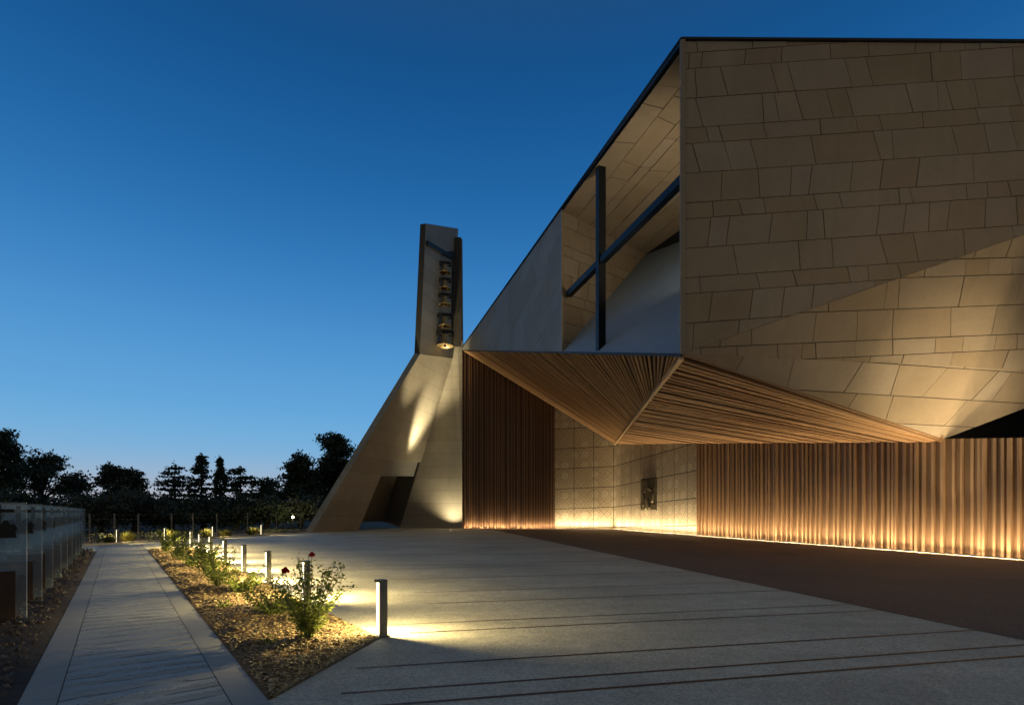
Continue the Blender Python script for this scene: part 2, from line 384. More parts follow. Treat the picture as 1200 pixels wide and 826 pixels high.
# flower bed between path and bollards
b0 = V((-2.05+.02, 4.65, 0))
bed = [PR+PD*.13, PR+PD*LEN*.86, BR0+PD*20.3, BR0]
def edge_dist(poly, p):
    d = 1e9; n = len(poly)
    for i in range(n):
        a, b = V(poly[i]), V(poly[(i+1) % n]); ab = b-a; t = max(0, min(1, (p-a).dot(ab)/ab.dot(ab))); d = min(d, (p-a-ab*t).length)
    return d
def bed_height(poly, p, amp=.05):
    e = min(1, edge_dist(poly, V((p[0], p[1], 0)))/.25)
    return .006+e*(.03+amp*(.5+mnoise.noise((p[0]*2.1, p[1]*2.1, 0)))+.035*mnoise.noise((p[0]*9, p[1]*9, 1)))
def bed_mesh(name, poly, nu, nv, mat, amp, pw=1.6):
    A, B, C, D = [V(p) for p in poly]; vs = []; fs = []       # A->B along one side, D->C the other
    for i in range(nv+1):
        t = (i/nv)**pw
        for j in range(nu+1):
            s = j/nu; p = (A.lerp(B, t)).lerp(D.lerp(C, t), s); p.z = bed_height(poly, p, amp); vs.append(p)
    for i in range(nv):
        for j in range(nu):
            k = i*(nu+1)+j; fs.append((k, k+1, k+nu+2, k+nu+1))
    mb = MB(); mb.mesh(vs, fs); o = mb.build(name, mat, smooth=True); tag(o, kind='structure'); return o
bed_mesh('flower_bed', bed, 40, 260, M['soil'], .06)
def chips(name, poly, n, mat, smin, smax, amp, seed, near_bias=2.2, thick=.3):
    A, B, C, D = [V(p) for p in poly]; r = random.Random(seed); mb = MB()
    for _ in range(n):
        t = r.random()**near_bias; s = .02+.96*r.random(); p = (A.lerp(B, t)).lerp(D.lerp(C, t), s)
        z = bed_height(poly, p, amp); L = r.uniform(smin, smax)*(1+.8*t); w = L*r.uniform(.3, .8)
        a = r.uniform(0, 6.28); tl = r.uniform(-.5, .5); u = V((math.cos(a), math.sin(a), tl)).normalized(); v = V((-math.sin(a), math.cos(a), r.uniform(-.5, .5))).normalized()
        nn = u.cross(v); c = p.copy(); c.z = z+.3*L*thick+abs(tl)*L*.3
        h = L*thick*.5
        pts = [c+u*L/2*r.uniform(.6, 1), c+v*w/2, c-u*L/2*r.uniform(.6, 1), c-v*w/2]
        top = c+nn*h+u*L*r.uniform(-.15, .15)
        tt = r.random()
        for i in range(4): mb.face([pts[i], pts[(i+1) % 4], top], t=tt)
    return tag(mb.build(name, mat), kind='stuff')
tag(chips('bark_mulch', bed, 15000, M['chip'], .02, .075, .06, 3), 'reddish brown bark mulch covering the rose bed', 'mulch')
lbed = [PL-PD*3, PL+PD*22, PL+PD*22-PN*5.5, PL-PD*3-PN*5.5]
bed_mesh('gravel_bed', lbed, 30, 180, M['gravel_soil'], .07)
tag(chips('gravel', lbed, 13000, M['stonechip'], .03, .09, .07, 4, 1.6, .7), 'dark rough stones and mulch left of the path', 'gravel')

# ------------------------------------------------------------------ stone cladding
def clip(poly, edges):
    for (a, b) in edges:                                     # keep the left of a->b
        out = []; n = len(poly)
        if not n: return poly
        f = lambda p: (b[0]-a[0])*(p[1]-a[1])-(b[1]-a[1])*(p[0]-a[0])
        for i in range(n):
            p, q = poly[i], poly[(i+1) % n]; fp, fq = f(p), f(q)
            if fp >= 0: out.append(p)
            if (fp >= 0) != (fq >= 0):
                t = fp/(fp-fq); out.append((p[0]+(q[0]-p[0])*t, p[1]+(q[1]-p[1])*t))
        poly = out
    return poly
def clad(mb, poly, view, ang=0., seed=1, courses=(.54, 1.0, 1.0), gap=.023, wmin=.9, wmax=2.3, slant=.2, depth=.03, uaxis=None, v0=0.):
    """stone panels with open slanted joints over a convex planar polygon, on a dark backing"""
    poly = [V(p) for p in poly]; r = random.Random(seed)
    n = (poly[1]-poly[0]).cross(poly[2]-poly[0]).normalized(); c = sum(poly, V((0, 0, 0)))/len(poly)
    if n.dot(V(view)-c) < 0: n = -n
    u = V((0, 0, 1)).cross(n) if uaxis is None else V(uaxis)
    u = (u-n*u.dot(n)).normalized(); v = n.cross(u)
    ca, sa = math.cos(ang), math.sin(ang); u, v = u*ca+v*sa, v*ca-u*sa
    o = poly[0]; p2 = [((p-o).dot(u), (p-o).dot(v)) for p in poly]
    area = sum(p2[i-1][0]*p2[i][1]-p2[i][0]*p2[i-1][1] for i in range(len(p2)))
    if area < 0: p2 = p2[::-1]
    ed = [(p2[i], p2[(i+1) % len(p2)]) for i in range(len(p2))]
    xs = [p[0] for p in p2]; ys = [p[1] for p in p2]
    mb.face([p for p in poly], m=1)
    y = min(ys)-v0; k = r.randrange(3)
    while y < max(ys):
        h = courses[k % len(courses)]; k += 1
        x = min(xs)-r.uniform(.2, 2.5); sgn = r.choice((-1, 1)); s0 = sgn*r.choice((.5, 1))*slant
        while x < max(xs):
            w = r.uniform(wmin, wmax)*(1. if h > .7 else .9)
            if r.random() < .2: w *= .5
            s1 = sgn*r.choice((0, .6, 1, 1))*slant
            g = gap/2
            q = [(x+g, y+g), (x+w-g, y+g), (x+w+s1*h-g, y+h-g), (x+s0*h+g, y+h-g)]
            cl = clip(q, ed)
            if len(cl) >= 3:
                t = r.random()
                dd = depth+r.choice((0, 0, .006, .012)); pts = [o+u*a+v*b+n*dd for a, b in cl]
                mb.face(pts, 0, t); m = len(pts)
                for i in range(m): mb.face([pts[i], pts[(i+1) % m], pts[(i+1) % m]-n*depth, pts[i]-n*depth], 0, t)
            x += w; s0 = s1
        y += h
CAMP = V((0, 0, H))

# ------------------------------------------------------------------ church
church = empty('church', (9.6, 40, 0))
tag(church, 'angular stone church with overhanging upper hall, copper slat walls and a large black cross', 'church')
ZR = 17.6
A = V((5.80, 18.6, ZR)); B = V((5.80, 18.6, 7.0)); C = V((-4.83, 53.3, 17.42))
D = V((9.6, 51.2, 8.08)); E = V((16.5, 20.9, 4.41))
W0 = V((9.6, 51.2, 0)); W1 = V((17.14, 18.29, 0))
XR = 34
fy = lambda x: 18.6+.008*(x-5.8)
Gp = P(1200, 275, fy(17.5)); cs = (Gp.z-B.z)/(Gp.x-B.x)
Ax = V((XR, fy(XR), ZR)); Gx = V((XR, fy(XR), B.z+cs*(XR-B.x)))
Fp = P(1200, 433, 20.2); Fx = B+(Fp-B)*((XR-B.x)/(Fp.x-B.x))
Hp = on_plane(1200, 478, B, Fp, E); Hx = E+(Hp-E)*2.107
STN = [M['stone'], M['joint']]
mb = MB(); clad(mb, [A, B, Gx, Ax], (10, 0, 8), R(4.2), 7); mb.build('upper_facade', STN, church)
mb = MB(); clad(mb, [B, Fx, Gx], (10, 0, 4), R(4.2), 11); mb.build('folded_facade', STN, church)
mb = MB(); clad(mb, [B, E, Hx], (10, 5, 0), R(-2), 13, courses=(1.1, .5, 1.0), wmin=1.2, wmax=2.8, slant=-.6, uaxis=(1, .1, 0)); mb.build('stone_soffit', STN, church)
# left face with the opening for the cross
dAC = (C-A); dAC.z = 0; TL = .2954
def left(t, z): return V((A.x+dAC.x*t, A.y+dAC.y*t, z))
zb = lambda t: B.z+(C.z-B.z)*t
M1 = left(TL, ZR-.02); M0 = left(TL, zb(TL))
LST = [M['stone_skylit'], M['joint']]
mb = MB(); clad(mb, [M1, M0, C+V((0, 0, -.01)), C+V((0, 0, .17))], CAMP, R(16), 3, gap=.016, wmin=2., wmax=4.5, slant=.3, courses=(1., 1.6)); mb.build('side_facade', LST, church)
# recess behind the cross
ZC = 17.5
Rr = V((8.2, 33.7, 0)); Qq = V((12.5, 27.4, 0)); Q2 = V((13.5, 20.6, 0))
up = lambda p, z: V((p.x, p.y, z))
pa, pb = M0.copy(), B+V((.12, .05, 0)); pc = V((9.7, 31.5, 16.4))
nrm = (pb-pa).cross(pc-pa)
zpl = lambda p: pa.z-(nrm.x*(p.x-pa.x)+nrm.y*(p.y-pa.y))/nrm.z
fl = [pa, pb, up(Q2, min(zpl(Q2), ZC)), up(Qq, min(zpl(Qq), ZC)), up(Rr, zpl(Rr))]
mb = MB(); clad(mb, [M0+V((.02, 0, 0)), up(Rr, ZC-.1), up(Rr, ZC), up(M1, ZC)+V((.02, 0, 0))], CAMP, R(2), 21, gap=.03); mb.build('recess_side_wall', STN, church)
mb = MB(); clad(mb, [A+V((.1, .1, ZC-ZR)), up(Q2, ZC), up(Qq, ZC), up(Rr, ZC), up(M1, ZC)], (6, 22, 5), 0, 23, uaxis=dAC, gap=.03, wmin=1.2, wmax=3); mb.build('recess_ceiling', STN, church)
rr_ = up(Rr, ZC-.04); dv = (rr_-pa); ks = (ZC-.04-pb.z)/dv.z; S_ = pb+dv*ks*.80
mb = MB(); mb.face([pa, pb, S_, rr_])
mb.build('recess_sloped_floor', simple('skyblue_sloped_floor', (.28, .38, .50), .45, 0, ns=1.5, amt=.15, bump=.002), church)  # blue base colour stands in for sky reflected by the slope
mb = MB(); mb.face([rr_+V((0, 0, -.05)), S_+V((0, 0, -.02)), up(S_, ZC), up(rr_, ZC)]); mb.face([pb, S_, up(S_, ZC), up(pb, ZC)+V((.3, .3, 0))]); mb.build('recess_window', M['glassdark'], church)
# frame edges of the opening and roof fascia
mb = MB(); nl = V((dAC.y, -dAC.x, 0)).normalized()*-1
mb.bar(left(TL, ZR-.05), left(TL, zb(TL)), .10, .12, up=nl)
mb.build('opening_frame', M['trim'], church)
mb = MB(); mb.bar(A+V((.0, -.03, .02)), B+V((0, -.03, -.03)), .16, .12, up=V((0, 1, 0))); mb.build('corner_trim', simple('corner_trim_stone', (.30, .24, .17), .6, 0, amt=.15), church)
mb = MB()
mb.bar(A+V((-.05, -.06, .06)), C+V((-.05, 0, .22)), .08, .07); mb.bar(A+V((-.06, -.06, .06)), Ax+V((0, -.06, .06)), .08, .07)
mb.bar(left(.0, B.z-.05), left(TL, zb(TL)-.05), .14, .10); mb.bar(left(TL, zb(TL)-.05), C+V((0, 0, -.06)), .14, .06)
mb.build('roof_edge', M['fascia'], church)
mb = MB(); rf = [A, Ax, V((XR, 62, ZR)), V((C.x, 55, ZR)), V((C.x, C.y, ZR))]
mb.extrude([p+V((0, 0, -.03)) for p in rf], (0, 0, .08)); mb.build('roof', M['fascia'], church)
mb = MB()
mb.face([V((C.x, C.y+.2, 0)), V((XR, 62, 0)), V((XR, 62, ZR-.04)), V((C.x, C.y+.2, ZR-.04))]); mb.face([V((XR, 62, 0)), V((XR, 17, 0)), V((XR, 18.9, ZR-.04)), V((XR, 62, ZR-.04))])
mb.build('rear_wall', M['stone_skylit'], church)
# cross
crs_t = .1876; cw = .32
dl = dAC.normalized()
mb = MB(); pin = -nl*.0
cb = left(crs_t, zb(crs_t)-.02)+nl*-.30; ct = left(crs_t, ZC); ct = V((cb.x, cb.y, ZC))
mb.bar(cb, ct, cw, .36, up=nl)
z1 = 13.08; p, q = left(TL-.004, z1)+nl*-.30, left(.004, z1+.12)+nl*-.30
mb.bar(p, left(crs_t+.0061, z1+.04)+nl*-.30, .27, .30); mb.bar(left(crs_t-.0061, z1+.05)+nl*-.30, q, .27, .30)
mb.build('cross', M['beam'], church)
# slatted soffits
def soffit(name, P0, P1, P2, fmap, nsl, seed, smin, smax, gap):
    """slats from edge P0-P1 to edge P0-P2; fmap gives the far parameter"""
    r = random.Random(seed); mb = MB()
    n = (P1-P0).cross(P2-P0).normalized()
    if n.dot(CAMP-P0) < 0: n = -n
    mb.face([P0, P1, P2], m=1)
    L = (P1-P0).length; L2 = (P2-P0).length
    pix = lambda q: V((q.x/q.y*F, (q.z-H)/q.y*F))
    t = .006
    while t < .99:
        st_ = (smin+(smax-smin)*t)/max(1., (pix(P0.lerp(P1, t+.002))-pix(P0.lerp(P1, t))).length/.002)*r.choice((.8, 1, 1, 1.25))
        st_ = min(st_, .7/L); fr = r.uniform(.42, .64); te = min(.996, t+st_*fr)
        p, p_ = P0.lerp(P1, t), P0.lerp(P1, te); q, q_ = P0.lerp(P2, fmap(t)), P0.lerp(P2, fmap(te)); h_ = n*r.choice((.10, .12, .14)); lo = n*.05
        mb.extrude([p+lo, q+lo, q_+lo, p_+lo], h_-lo, t=r.random())
        t += st_
    o = mb.build(name, [M['soffit'], M['soffit_back']], church); return o
soffit('slatted_soffit', B, C, D, lambda t: t**.55, 0, 5, 5.2, 2.9, 0)
soffit('slatted_soffit', D, B, E, lambda t: 1-(1-t)**1.7, 0, 6, 3.4, 5.2, 0)
mb = MB(); mb.bar(B+V((0, .05, -.08)), D+V((0, 0, -.1)), .16, .2); mb.build('soffit_ridge', M['trim'], church)
mb = MB(); ed = V((0, 0, -.05)); mb.bar(D+V((-.05, 0, .02)), E+V((-.1, -.1, .02)), .1, .16); mb.bar(B, E, .05, .14); mb.build('soffit_edge', M['soffit'], church)
# walls
WX = W0+WD*35.4
def wtop(p): return 8.08+(4.41-8.08)*((p-W0).dot(WD)/((V((16.5, 20.9, 0))-W0).dot(WD)))
nw = V((WD.y, -WD.x, 0)); nw = nw if nw.dot(CAMP-W0) > 0 else -nw
def slat_wall(name, a, b, topf, seed, spmin, spmax, fw, fd, nn, mats=None):
    r = random.Random(seed); mb = MB(); d = (b-a).normalized(); L = (b-a).length
    s = 0
    while s < L-.02:
        w = min(r.uniform(spmin, spmax), L-s)
        p, q = a+d*s, a+d*(s+w); off = nn*r.choice((0, 0, .02, .035))
        z0 = .04
        mb.face([p+off+V((0, 0, z0)), q+off+V((0, 0, z0)), q+off+V((0, 0, topf(q))), p+off+V((0, 0, topf(p)))], 1, r.random())
        f = r.uniform(*fw); c = p+d*f/2; dep = r.choice(fd)
        lo = c+nn*dep/2+V((0, 0, z0)); hi = c+nn*dep/2+V((0, 0, topf(c)-.01))
        mb.bar(lo, hi, f, dep, up=nn, t=r.random())
        s += w
    return mb.build(name, mats or [M['slat'], M['slat_back']], church)
wa = W0+WD*((G(817, 627.3)-W0).dot(WD))
slat_wall('slat_wall', wa, WX, wtop, 8, .16, .46, (.07, .12), (.08, .10, .13), nw)
LW0 = V((-4.83, 53.3, 0)); dlw = (W0-LW0).normalized(); LWm = LW0.lerp(W0, .616)
nlw = V((dlw.y, -dlw.x, 0)); nlw = nlw if nlw.dot(CAMP-LW0) > 0 else -nlw
def ltop(p): t = (p-LW0).length/(W0-LW0).length; return C.z+(D.z-C.z)*t-.03
slat_wall('slat_wall', LW0+nlw*.02, LWm+nlw*.02, ltop, 9, .14, .34, (.05, .10), (.06, .12, .16), nlw, [slatmat('shaded_copper_slat', (.20, .115, .062), .2), slatmat('shaded_copper_sheet', (.09, .05, .03), .2)])  # darker copies of both copper materials paint this wall as less lit
mb = MB(); mb.face([LWm, W0, up(W0, ltop(W0)), up(LWm, ltop(LWm))]); mb.face([W0, wa, up(wa, wtop(wa)), up(W0, wtop(W0))])
L1 = (W0-LWm).length
def ouv(p):
    q = V((p.x, p.y, 0))
    return ((q-LWm).dot(dlw), p.z) if (q-W0).dot(WD) < .01 else (L1+(q-W0).dot(WD), p.z)
mb.build('carved_wall', M['ornate'], church, uv=ouv)
mb = MB(); mb.extrude([V((17, 24, 0)), V((XR, 24, 0)), V((XR, 24, 7)), V((17, 24, 7))], (0, .1, 0)); mb.build('recess_shade_sheet', M['void'], church)  # near-black sheet standing in for the shade inside the recess
slat_wall('slat_wall', WX, V((XR, 22, 0)), lambda p: wtop(WX)-.02, 10, .16, .5, (.07, .12), (.08, .12), V((.3, -.95, 0)).normalized())
# LED channel at the foot of the walls
def led(a, b, nn, off=.16):
    L = (b-a).length; k = max(1, int(L/1.6)); d = (b-a)/k
    for i in range(k):
        p = a+d*i+nn*off; q = a+d*(i+1)+nn*off
        mb.face([p-nn*.022+V((0, 0, .02)), q-nn*.022+V((0, 0, .02)), q+nn*.022+V((0, 0, .02)), p+nn*.022+V((0, 0, .02))], m=0)
        mb.extrude([p+nn*.024+V((0, 0, .006)), q+nn*.024+V((0, 0, .006)), q+nn*.04+V((0, 0, .006)), p+nn*.04+V((0, 0, .006))], (0, 0, .016), m=1)
mb = MB(); led(LW0+dlw*.1, LWm, nlw, .22); led(LWm, W0-dlw*.12, nlw, .14); mb.build('light_strip', [M['led'], M['fascia']], church)
mb = MB(); led(W0+WD*.16, wa, nw, .14); led(wa, WX, nw, .26); mb.build('light_strip', [M['led'], M['fascia']], church)
def grazer(a, b, nn, off, wpm, tilt=14, spread=95, seg=5.):
    L = (b-a).length; k = max(1, round(L/seg)); d = (b-a)/k; x = d.normalized()
    dr = (V((0, 0, 1))*math.cos(R(tilt))-nn*math.sin(R(tilt))).normalized()
    from mathutils import Matrix
    for i in range(k):
        l = bpy.data.lights.new('wall_grazer', 'AREA'); l.shape = 'RECTANGLE'; l.size = d.length*.97; l.size_y = .04; l.spread = R(spread)
        l.energy = wpm*d.length; l.color = (1, .75, .42)
        o = bpy.data.objects.new('wall_grazer', l); COL.objects.link(o); z = -dr; y = z.cross(x)
        m = Matrix((x, y, z)).transposed().to_4x4(); m.translation = a+d*(i+.5)+nn*off+V((0, 0, .035))-church.location
        o.matrix_local = m; o.parent = church
grazer(LW0+dlw*.2, LWm, nlw, .27, 26); grazer(LWm, W0-dlw*.15, nlw, .34, 40)
grazer(W0+WD*.2, wa, nw, .34, 40); grazer(wa, WX, nw, .42, 27)
# added uplights with invented fixtures, to light facades, soffit, tower and bells
def added_uplight(name, loc, target, power, angle, parent, blend=.7, **k):
    mb = MB(); mb.lathe(loc, [(.10, .012), (.10, .03), (.085, .034), (.07, .034)], 16); o = mb.build(name, M['bollard'], parent)
    m2 = MB(); m2.lathe(loc, [(.07, .03), (.001, .03)], 16); m2.build('lens', M['lens'], o)
    spot('uplight_beam', V(loc)+V((0, 0, .08)), target, power, angle, blend, parent=parent, **k)
def wall_up(k, off, power, aim, ang):
    q = W0+WD*k+nw*off; added_uplight('added_uplight', q, q+aim, power, ang, church, 1.)
wall_up(31.6, 1.2, 1500, V((14.6, 19.9, 6.2))-(W0+WD*31.6+nw*1.2), 84)  # added to brighten the stone soffit
wall_up(27, .8, 300, nw*1.1+V((0, 0, 1.2)), 95)
added_uplight('added_uplight', V((12.0, 11.5, 0)), (11.5, 18.6, 13), 560, 85, church, 1., size=.3, col=(1, .76, .48))  # added out of frame to warm the facade
added_uplight('added_uplight', V((16.5, 9.5, 0)), (18.0, 18.8, 11.0), 820, 85, church, 1., size=.3, col=(1, .76, .48))
added_uplight('added_uplight', V((16.0, 12.0, 0)), (15.6, 20.2, 6.2), 3000, 40, church, .9, size=.2, col=(1, .80, .48))  # added out of frame, aimed to brighten the stone soffit
mb = MB(); wl = V((18.05, 18.2, 3.95)); mb.box(wl+V((0, 0, -.1)), .5, .12, .12); mb.build('added_wall_top_light', M['iron'], church)  # added lamp hidden behind the wall top, fills shade on the soffit
spot('added_wall_top_beam', wl, (17.3, 20.6, 5.6), 420, 110, 1., col=(1, .80, .50), size=.15, parent=church)
spot('recess_lamp', (8.0, 21.4, 11.6), (5.6, 26.0, 17.3), 750, 118, 1., col=(1, .84, .58), size=.2, parent=church)

# bronze relief on the carved wall
rp0 = W0+WD*((G(752, 622.4)-W0).dot(WD)); rp1 = W0+WD*((G(769, 623.7)-W0).dot(WD))
zc0, zc1 = 1.75, 4.35; r = random.Random(2)
def relief_mesh(mb, o, ux, uz, n, w, h, nu, nv, fn):
    vs = [o+ux*(w*i/nu)+uz*(h*j/nv)+n*(fn(i/nu, j/nv) if 0 < i < nu and 0 < j < nv else 0.0) for j in range(nv+1) for i in range(nu+1)]
    mb.mesh(vs, [(j*(nu+1)+i, j*(nu+1)+i+1, (j+1)*(nu+1)+i+1, (j+1)*(nu+1)+i) for j in range(nv) for i in range(nu)])
def seg(px, py, x0, y0, x1, y1, rr):
    dx, dy = x1-x0, y1-y0; t = max(0, min(1, ((px-x0)*dx+(py-y0)*dy)/(dx*dx+dy*dy+1e-9)))
    d = math.hypot((px-x0-dx*t), (py-y0-dy*t))*1.0; return math.sqrt(max(0, 1-(d/rr)**2))
def plaque(x, y):
    z = .10+.12*abs(mnoise.noise((x*7, y*7, 2)))+.07*mnoise.noise((x*19, y*19, 5))
    for s in ((.52, .86, .52, .88, .09), (.5, .76, .46, .45, .14), (.46, .45, .60, .12, .09), (.45, .42, .36, .1, .08), (.5, .72, .8, .62, .06), (.48, .7, .22, .55, .06), (.22, .55, .3, .36, .05), (.78, .3, .84, .5, .08), (.2, .2, .22, .34, .09)):
        z = max(z, .06+.34*seg(x, y, *s))
    return z
mb = MB(); relief_mesh(mb, rp0+V((0, 0, zc0))+nw*.04, WD, V((0, 0, 1)), nw, (rp1-rp0).length, zc1-zc0, 44, 48, lambda x, y: plaque(x, y)*.42)
rel = mb.build('bronze_relief', M['relief'])
tag(rel, 'dark bronze figure relief hung on the carved stone wall', 'relief')
mb = MB(); mb.box((rp0+rp1)/2+V((0, 0, (zc0+zc1)/2))+nw*.02, (rp1-rp0).length+.06, .036, zc1-zc0+.06, (WD, nw, V((0, 0, 1)))); mb.build('backplate', M['iron'], rel)

# ------------------------------------------------------------------ bell tower
tower = empty('bell_tower', G(470, 620))
tag(tower, 'tall folded concrete bell tower standing beyond the slat wall', 'bell tower')
L0 = P(365, 624, 42.7); L0.z = 0; K0 = G(470, 618.5); K1 = P(531, 420, 54.5)
pl = lambda x, y: on_plane(x, y, L0, K0, K1)
L1p = pl(492, 415); nt_ = (K0-L0).cross(K1-L0).normalized(); nt_ = nt_ if nt_.dot(CAMP-L0) > 0 else -nt_
N0, N1 = pl(420, 621.2), pl(453, 541.6); N0.z = 0
def crease(y):
    lo, hi = 0., 1.
    for _ in range(40):
        m_ = (lo+hi)/2; p = K0.lerp(K1, m_)
        if YH-(p.z-H)/p.y*F > y: lo = m_
        else: hi = m_
    return K0.lerp(K1, lo)
N2 = crease(541.6)
mb = MB(); mb.extrude([L0, N0, N1, N2, K1, L1p], -nt_*.55); mb.build('leaning_slab', M['conc'], tower)
mb = MB(); n3, n4 = pl(444.5, 559), crease(559); ins = -nt_*.12
ins *= 3; mb.extrude([N1+ins, N2+ins, n4+ins, n3+ins], -nt_*.4); mb.build('lintel', simple('lintel_unlit_concrete', (.24, .25, .25), .7), tower)  # darker grey paints the lintel as unlit
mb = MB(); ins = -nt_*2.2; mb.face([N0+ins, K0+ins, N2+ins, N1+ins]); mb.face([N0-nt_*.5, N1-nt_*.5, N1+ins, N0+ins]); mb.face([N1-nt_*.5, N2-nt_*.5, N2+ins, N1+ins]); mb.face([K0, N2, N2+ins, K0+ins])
mb.build('niche', M['conc_niche_shade'], tower)
T1 = L1p.copy(); T1.z = P(499, 262, L1p.y).z; T1.x = P(499, 262, L1p.y).x
T2 = P(537, 268, 54.6)
Kt = P(531, 275, 54.5)
nu_ = (Kt-L1p).cross(T1-L1p).normalized(); nu_ = nu_ if nu_.dot(CAMP-L1p) > 0 else -nu_
mb = MB(); mb.extrude([L1p, K1, T2, T1], -nu_*.55); mb.m[2:] = [1]*len(mb.m[2:]); mb.build('upper_slab', [M['conc'], M['conc_shade']], tower)
R0 = G(542.5, 618.4); R1 = P(540, 281, 54.4); Ks = P(532, 281, 54.3)
K0f, K1f = K0+V((-.12, -.02, 0)), K1+V((-.12, -.02, 0))
mb = MB(); mb.extrude([K0f, V((-4.75, 54.4, 0)), V((-4.95, 54.15, R1.z)), Ks+V((0, -.15, 0)), K1f], (0, .5, 0)); mb.build('front_slab', M['conc'], tower)
mb = MB(); mb.bar(Ks.lerp(R1, .5)+V((0, -.3, .05)), V((K1.x+.5, 54.0, K1.z+1)), .78, .2, up=V((0, 1, 0))); mb.build('shaded_fin', M['conc_shade'], tower)  # dark strip over the slab, paints the fin's shaded front
mb = MB(); Yb = 51.6
mb.bar(P(500, 285, 49.0), P(531, 303, 53.9), .3, .4)
mb.bar(P(509, 298, 51.0), P(532, 296, 53.8), .22, .25)
mb.bar(P(509, 300, 51.2), P(508.5, 372, 51.2), .06, .06, up=V((0, 1, 0))); mb.bar(P(530.5, 296, 52.6), P(530, 386, 52.6), .16, .16, up=V((0, 1, 0)))
mb.build('bell_frame', M['iron'], tower)
# bells
def make_bell(s, axL, axR):
    """bell of mouth radius s with its headstock; built about its axle"""
    root = empty('bell', (0, 0, 0)); mb = MB()
    prof = [(.001, -.12), (.28, -.14), (.40, -.24), (.46, -.5), (.50, -.8), (.60, -1.1), (.76, -1.32), (.92, -1.42), (.92, -1.48), (.82, -1.44), (.54, -1.1), (.36, -.45), (.001, -.3)]
    mb.lathe((0, 0, 0), [(a*s, b*s) for a, b in prof], 22); bo = mb.build('bell_body', M['bell'], root, smooth=True)
    mb = MB(); mb.tube([(0, 0, -.4*s), (0, 0, -1.38*s)], .05*s, 6); mb.lathe((0, 0, -1.45*s), [(.001, .2*s), (.14*s, .1*s), (.16*s, 0), (.12*s, -.12*s), (.001, -.18*s)], 10); mb.build('clapper', M['iron'], bo)
    mb = MB(); w = 1.0*s
    mb.box((0, 0, .16*s), 1.7*s, .34*s, .34*s); mb.box((0, 0, -.02*s), .5*s, .3*s, .3*s)
    for k in (-1, 1): mb.box((k*.85*s, 0, -.08*s), .22*s, .30*s, .6*s)
    mb.build('headstock', M['iron'], root)
    mb = MB(); mb.bar((-axL, 0, -.3*s), (axR, 0, -.3*s), .09, .10); mb.build('axle', M['iron'], root)
    return root
bells = [(521.5, 309, .60, 'topmost small bell under the crossbar of the concrete tower'), (521.5, 328, .58, 'second bell from the top of the tower column'), (521.5, 346, .62, 'middle bell of the five hanging in the tower'),
         (521.5, 370, .70, 'second largest bell, just above the lowest one'), (521.5, 390, .86, 'largest bell hanging lowest in the tower')]
for bx, by, s, lab in bells:
    b = make_bell(s, 1.05, .78); b.location = P(bx, by, Yb); b.rotation_euler = (0, 0, R(12))
    tag(b, lab, 'bell', 'bells hung in a column in the tower')
led0 = pl(474, 536)+nt_*.75
spot('ledge_spot', pl(474, 539)+nt_*.85, pl(517, 430)+nt_*.1, 9000, 46, 1., size=.35, parent=tower)
added_uplight('added_uplight', K0+V((1.7, -5.2, 0)), pl(502, 475), 30000, 21, tower, 1., size=.2)  # added to broaden the light streak on the leaning slab
added_uplight('added_uplight', V((-9.3, 45.5, 0)), (-6.3, 52.2, 25.5), 24000, 20, tower, .9)  # added on the ground to light the bells
added_uplight('added_uplight', V((-6.0, 53.1, 0)), (-5.8, 54.3, 4.5), 1500, 120, tower, 1.)

# ------------------------------------------------------------------ bollards
def make_bollard():
    root = empty('bollard_light', (0, 0, 0)); h = .73
    mb = MB(); mb.box((0, 0, h/2), .10, .035, h); mb.build('blade', M['bollard'], root)            # blade, faces along -y
    mb = MB(); mb.box((-.01, .075, h-.0155), .12, .115, .031); mb.build('cap', M['bollard'], root)
    mb = MB(); mb.box((0, .07, .008), .16, .2, .016); mb.build('base_plate', M['bollard'], root)
    mb = MB(); mb.box((-.052, .045, .366), .028, .03, .665); mb.build('diffuser', M['lamp'], root)
    return root
PB = make_bollard(); ang = math.atan2(PD.y, PD.x)-R(90)
names = ['nearest bollard light with its bright edge beside the corner of the rose bed', 'bollard light half hidden behind the tall rose with red blooms', 'third bollard light from the front along the rose bed', 'fourth bollard light from the front along the rose bed',
         'fifth bollard light from the front along the rose bed', 'sixth bollard light from the front along the rose bed', 'seventh bollard light from the front along the rose bed', 'last bollard light at the far end of the rose bed']
dist = [0, 3.45, 6.5, 9.4, 12.6, 15.8, 18.9, 22.2]
def place_bollard(o, loc, rz, lab, grp, pw, side=1):
    o.location = loc; o.rotation_euler = (0, 0, rz); tag(o, lab, 'bollard light', grp)
    b = V((math.cos(rz+R(90)), math.sin(rz+R(90)), 0)); a = V((math.cos(rz), math.sin(rz), 0))
    l = bpy.data.lights.new('bollard_glow', 'SPOT'); l.spot_size = R(176); l.spot_blend = .2; l.energy = pw; l.color = (1, .77, .34); l.shadow_soft_size = .03
    q = bpy.data.objects.new('bollard_glow', l); COL.objects.link(q); q.parent = o; q.location = (0, .085, .66)
for i, (d, lab) in enumerate(zip(dist, names)):
    o = PB if i == 0 else copy_tree(PB)
    place_bollard(o, bedR(d)+PN*.05+V((0, 0, .004)), ang, lab, 'bollard lights along the rose bed', 270)
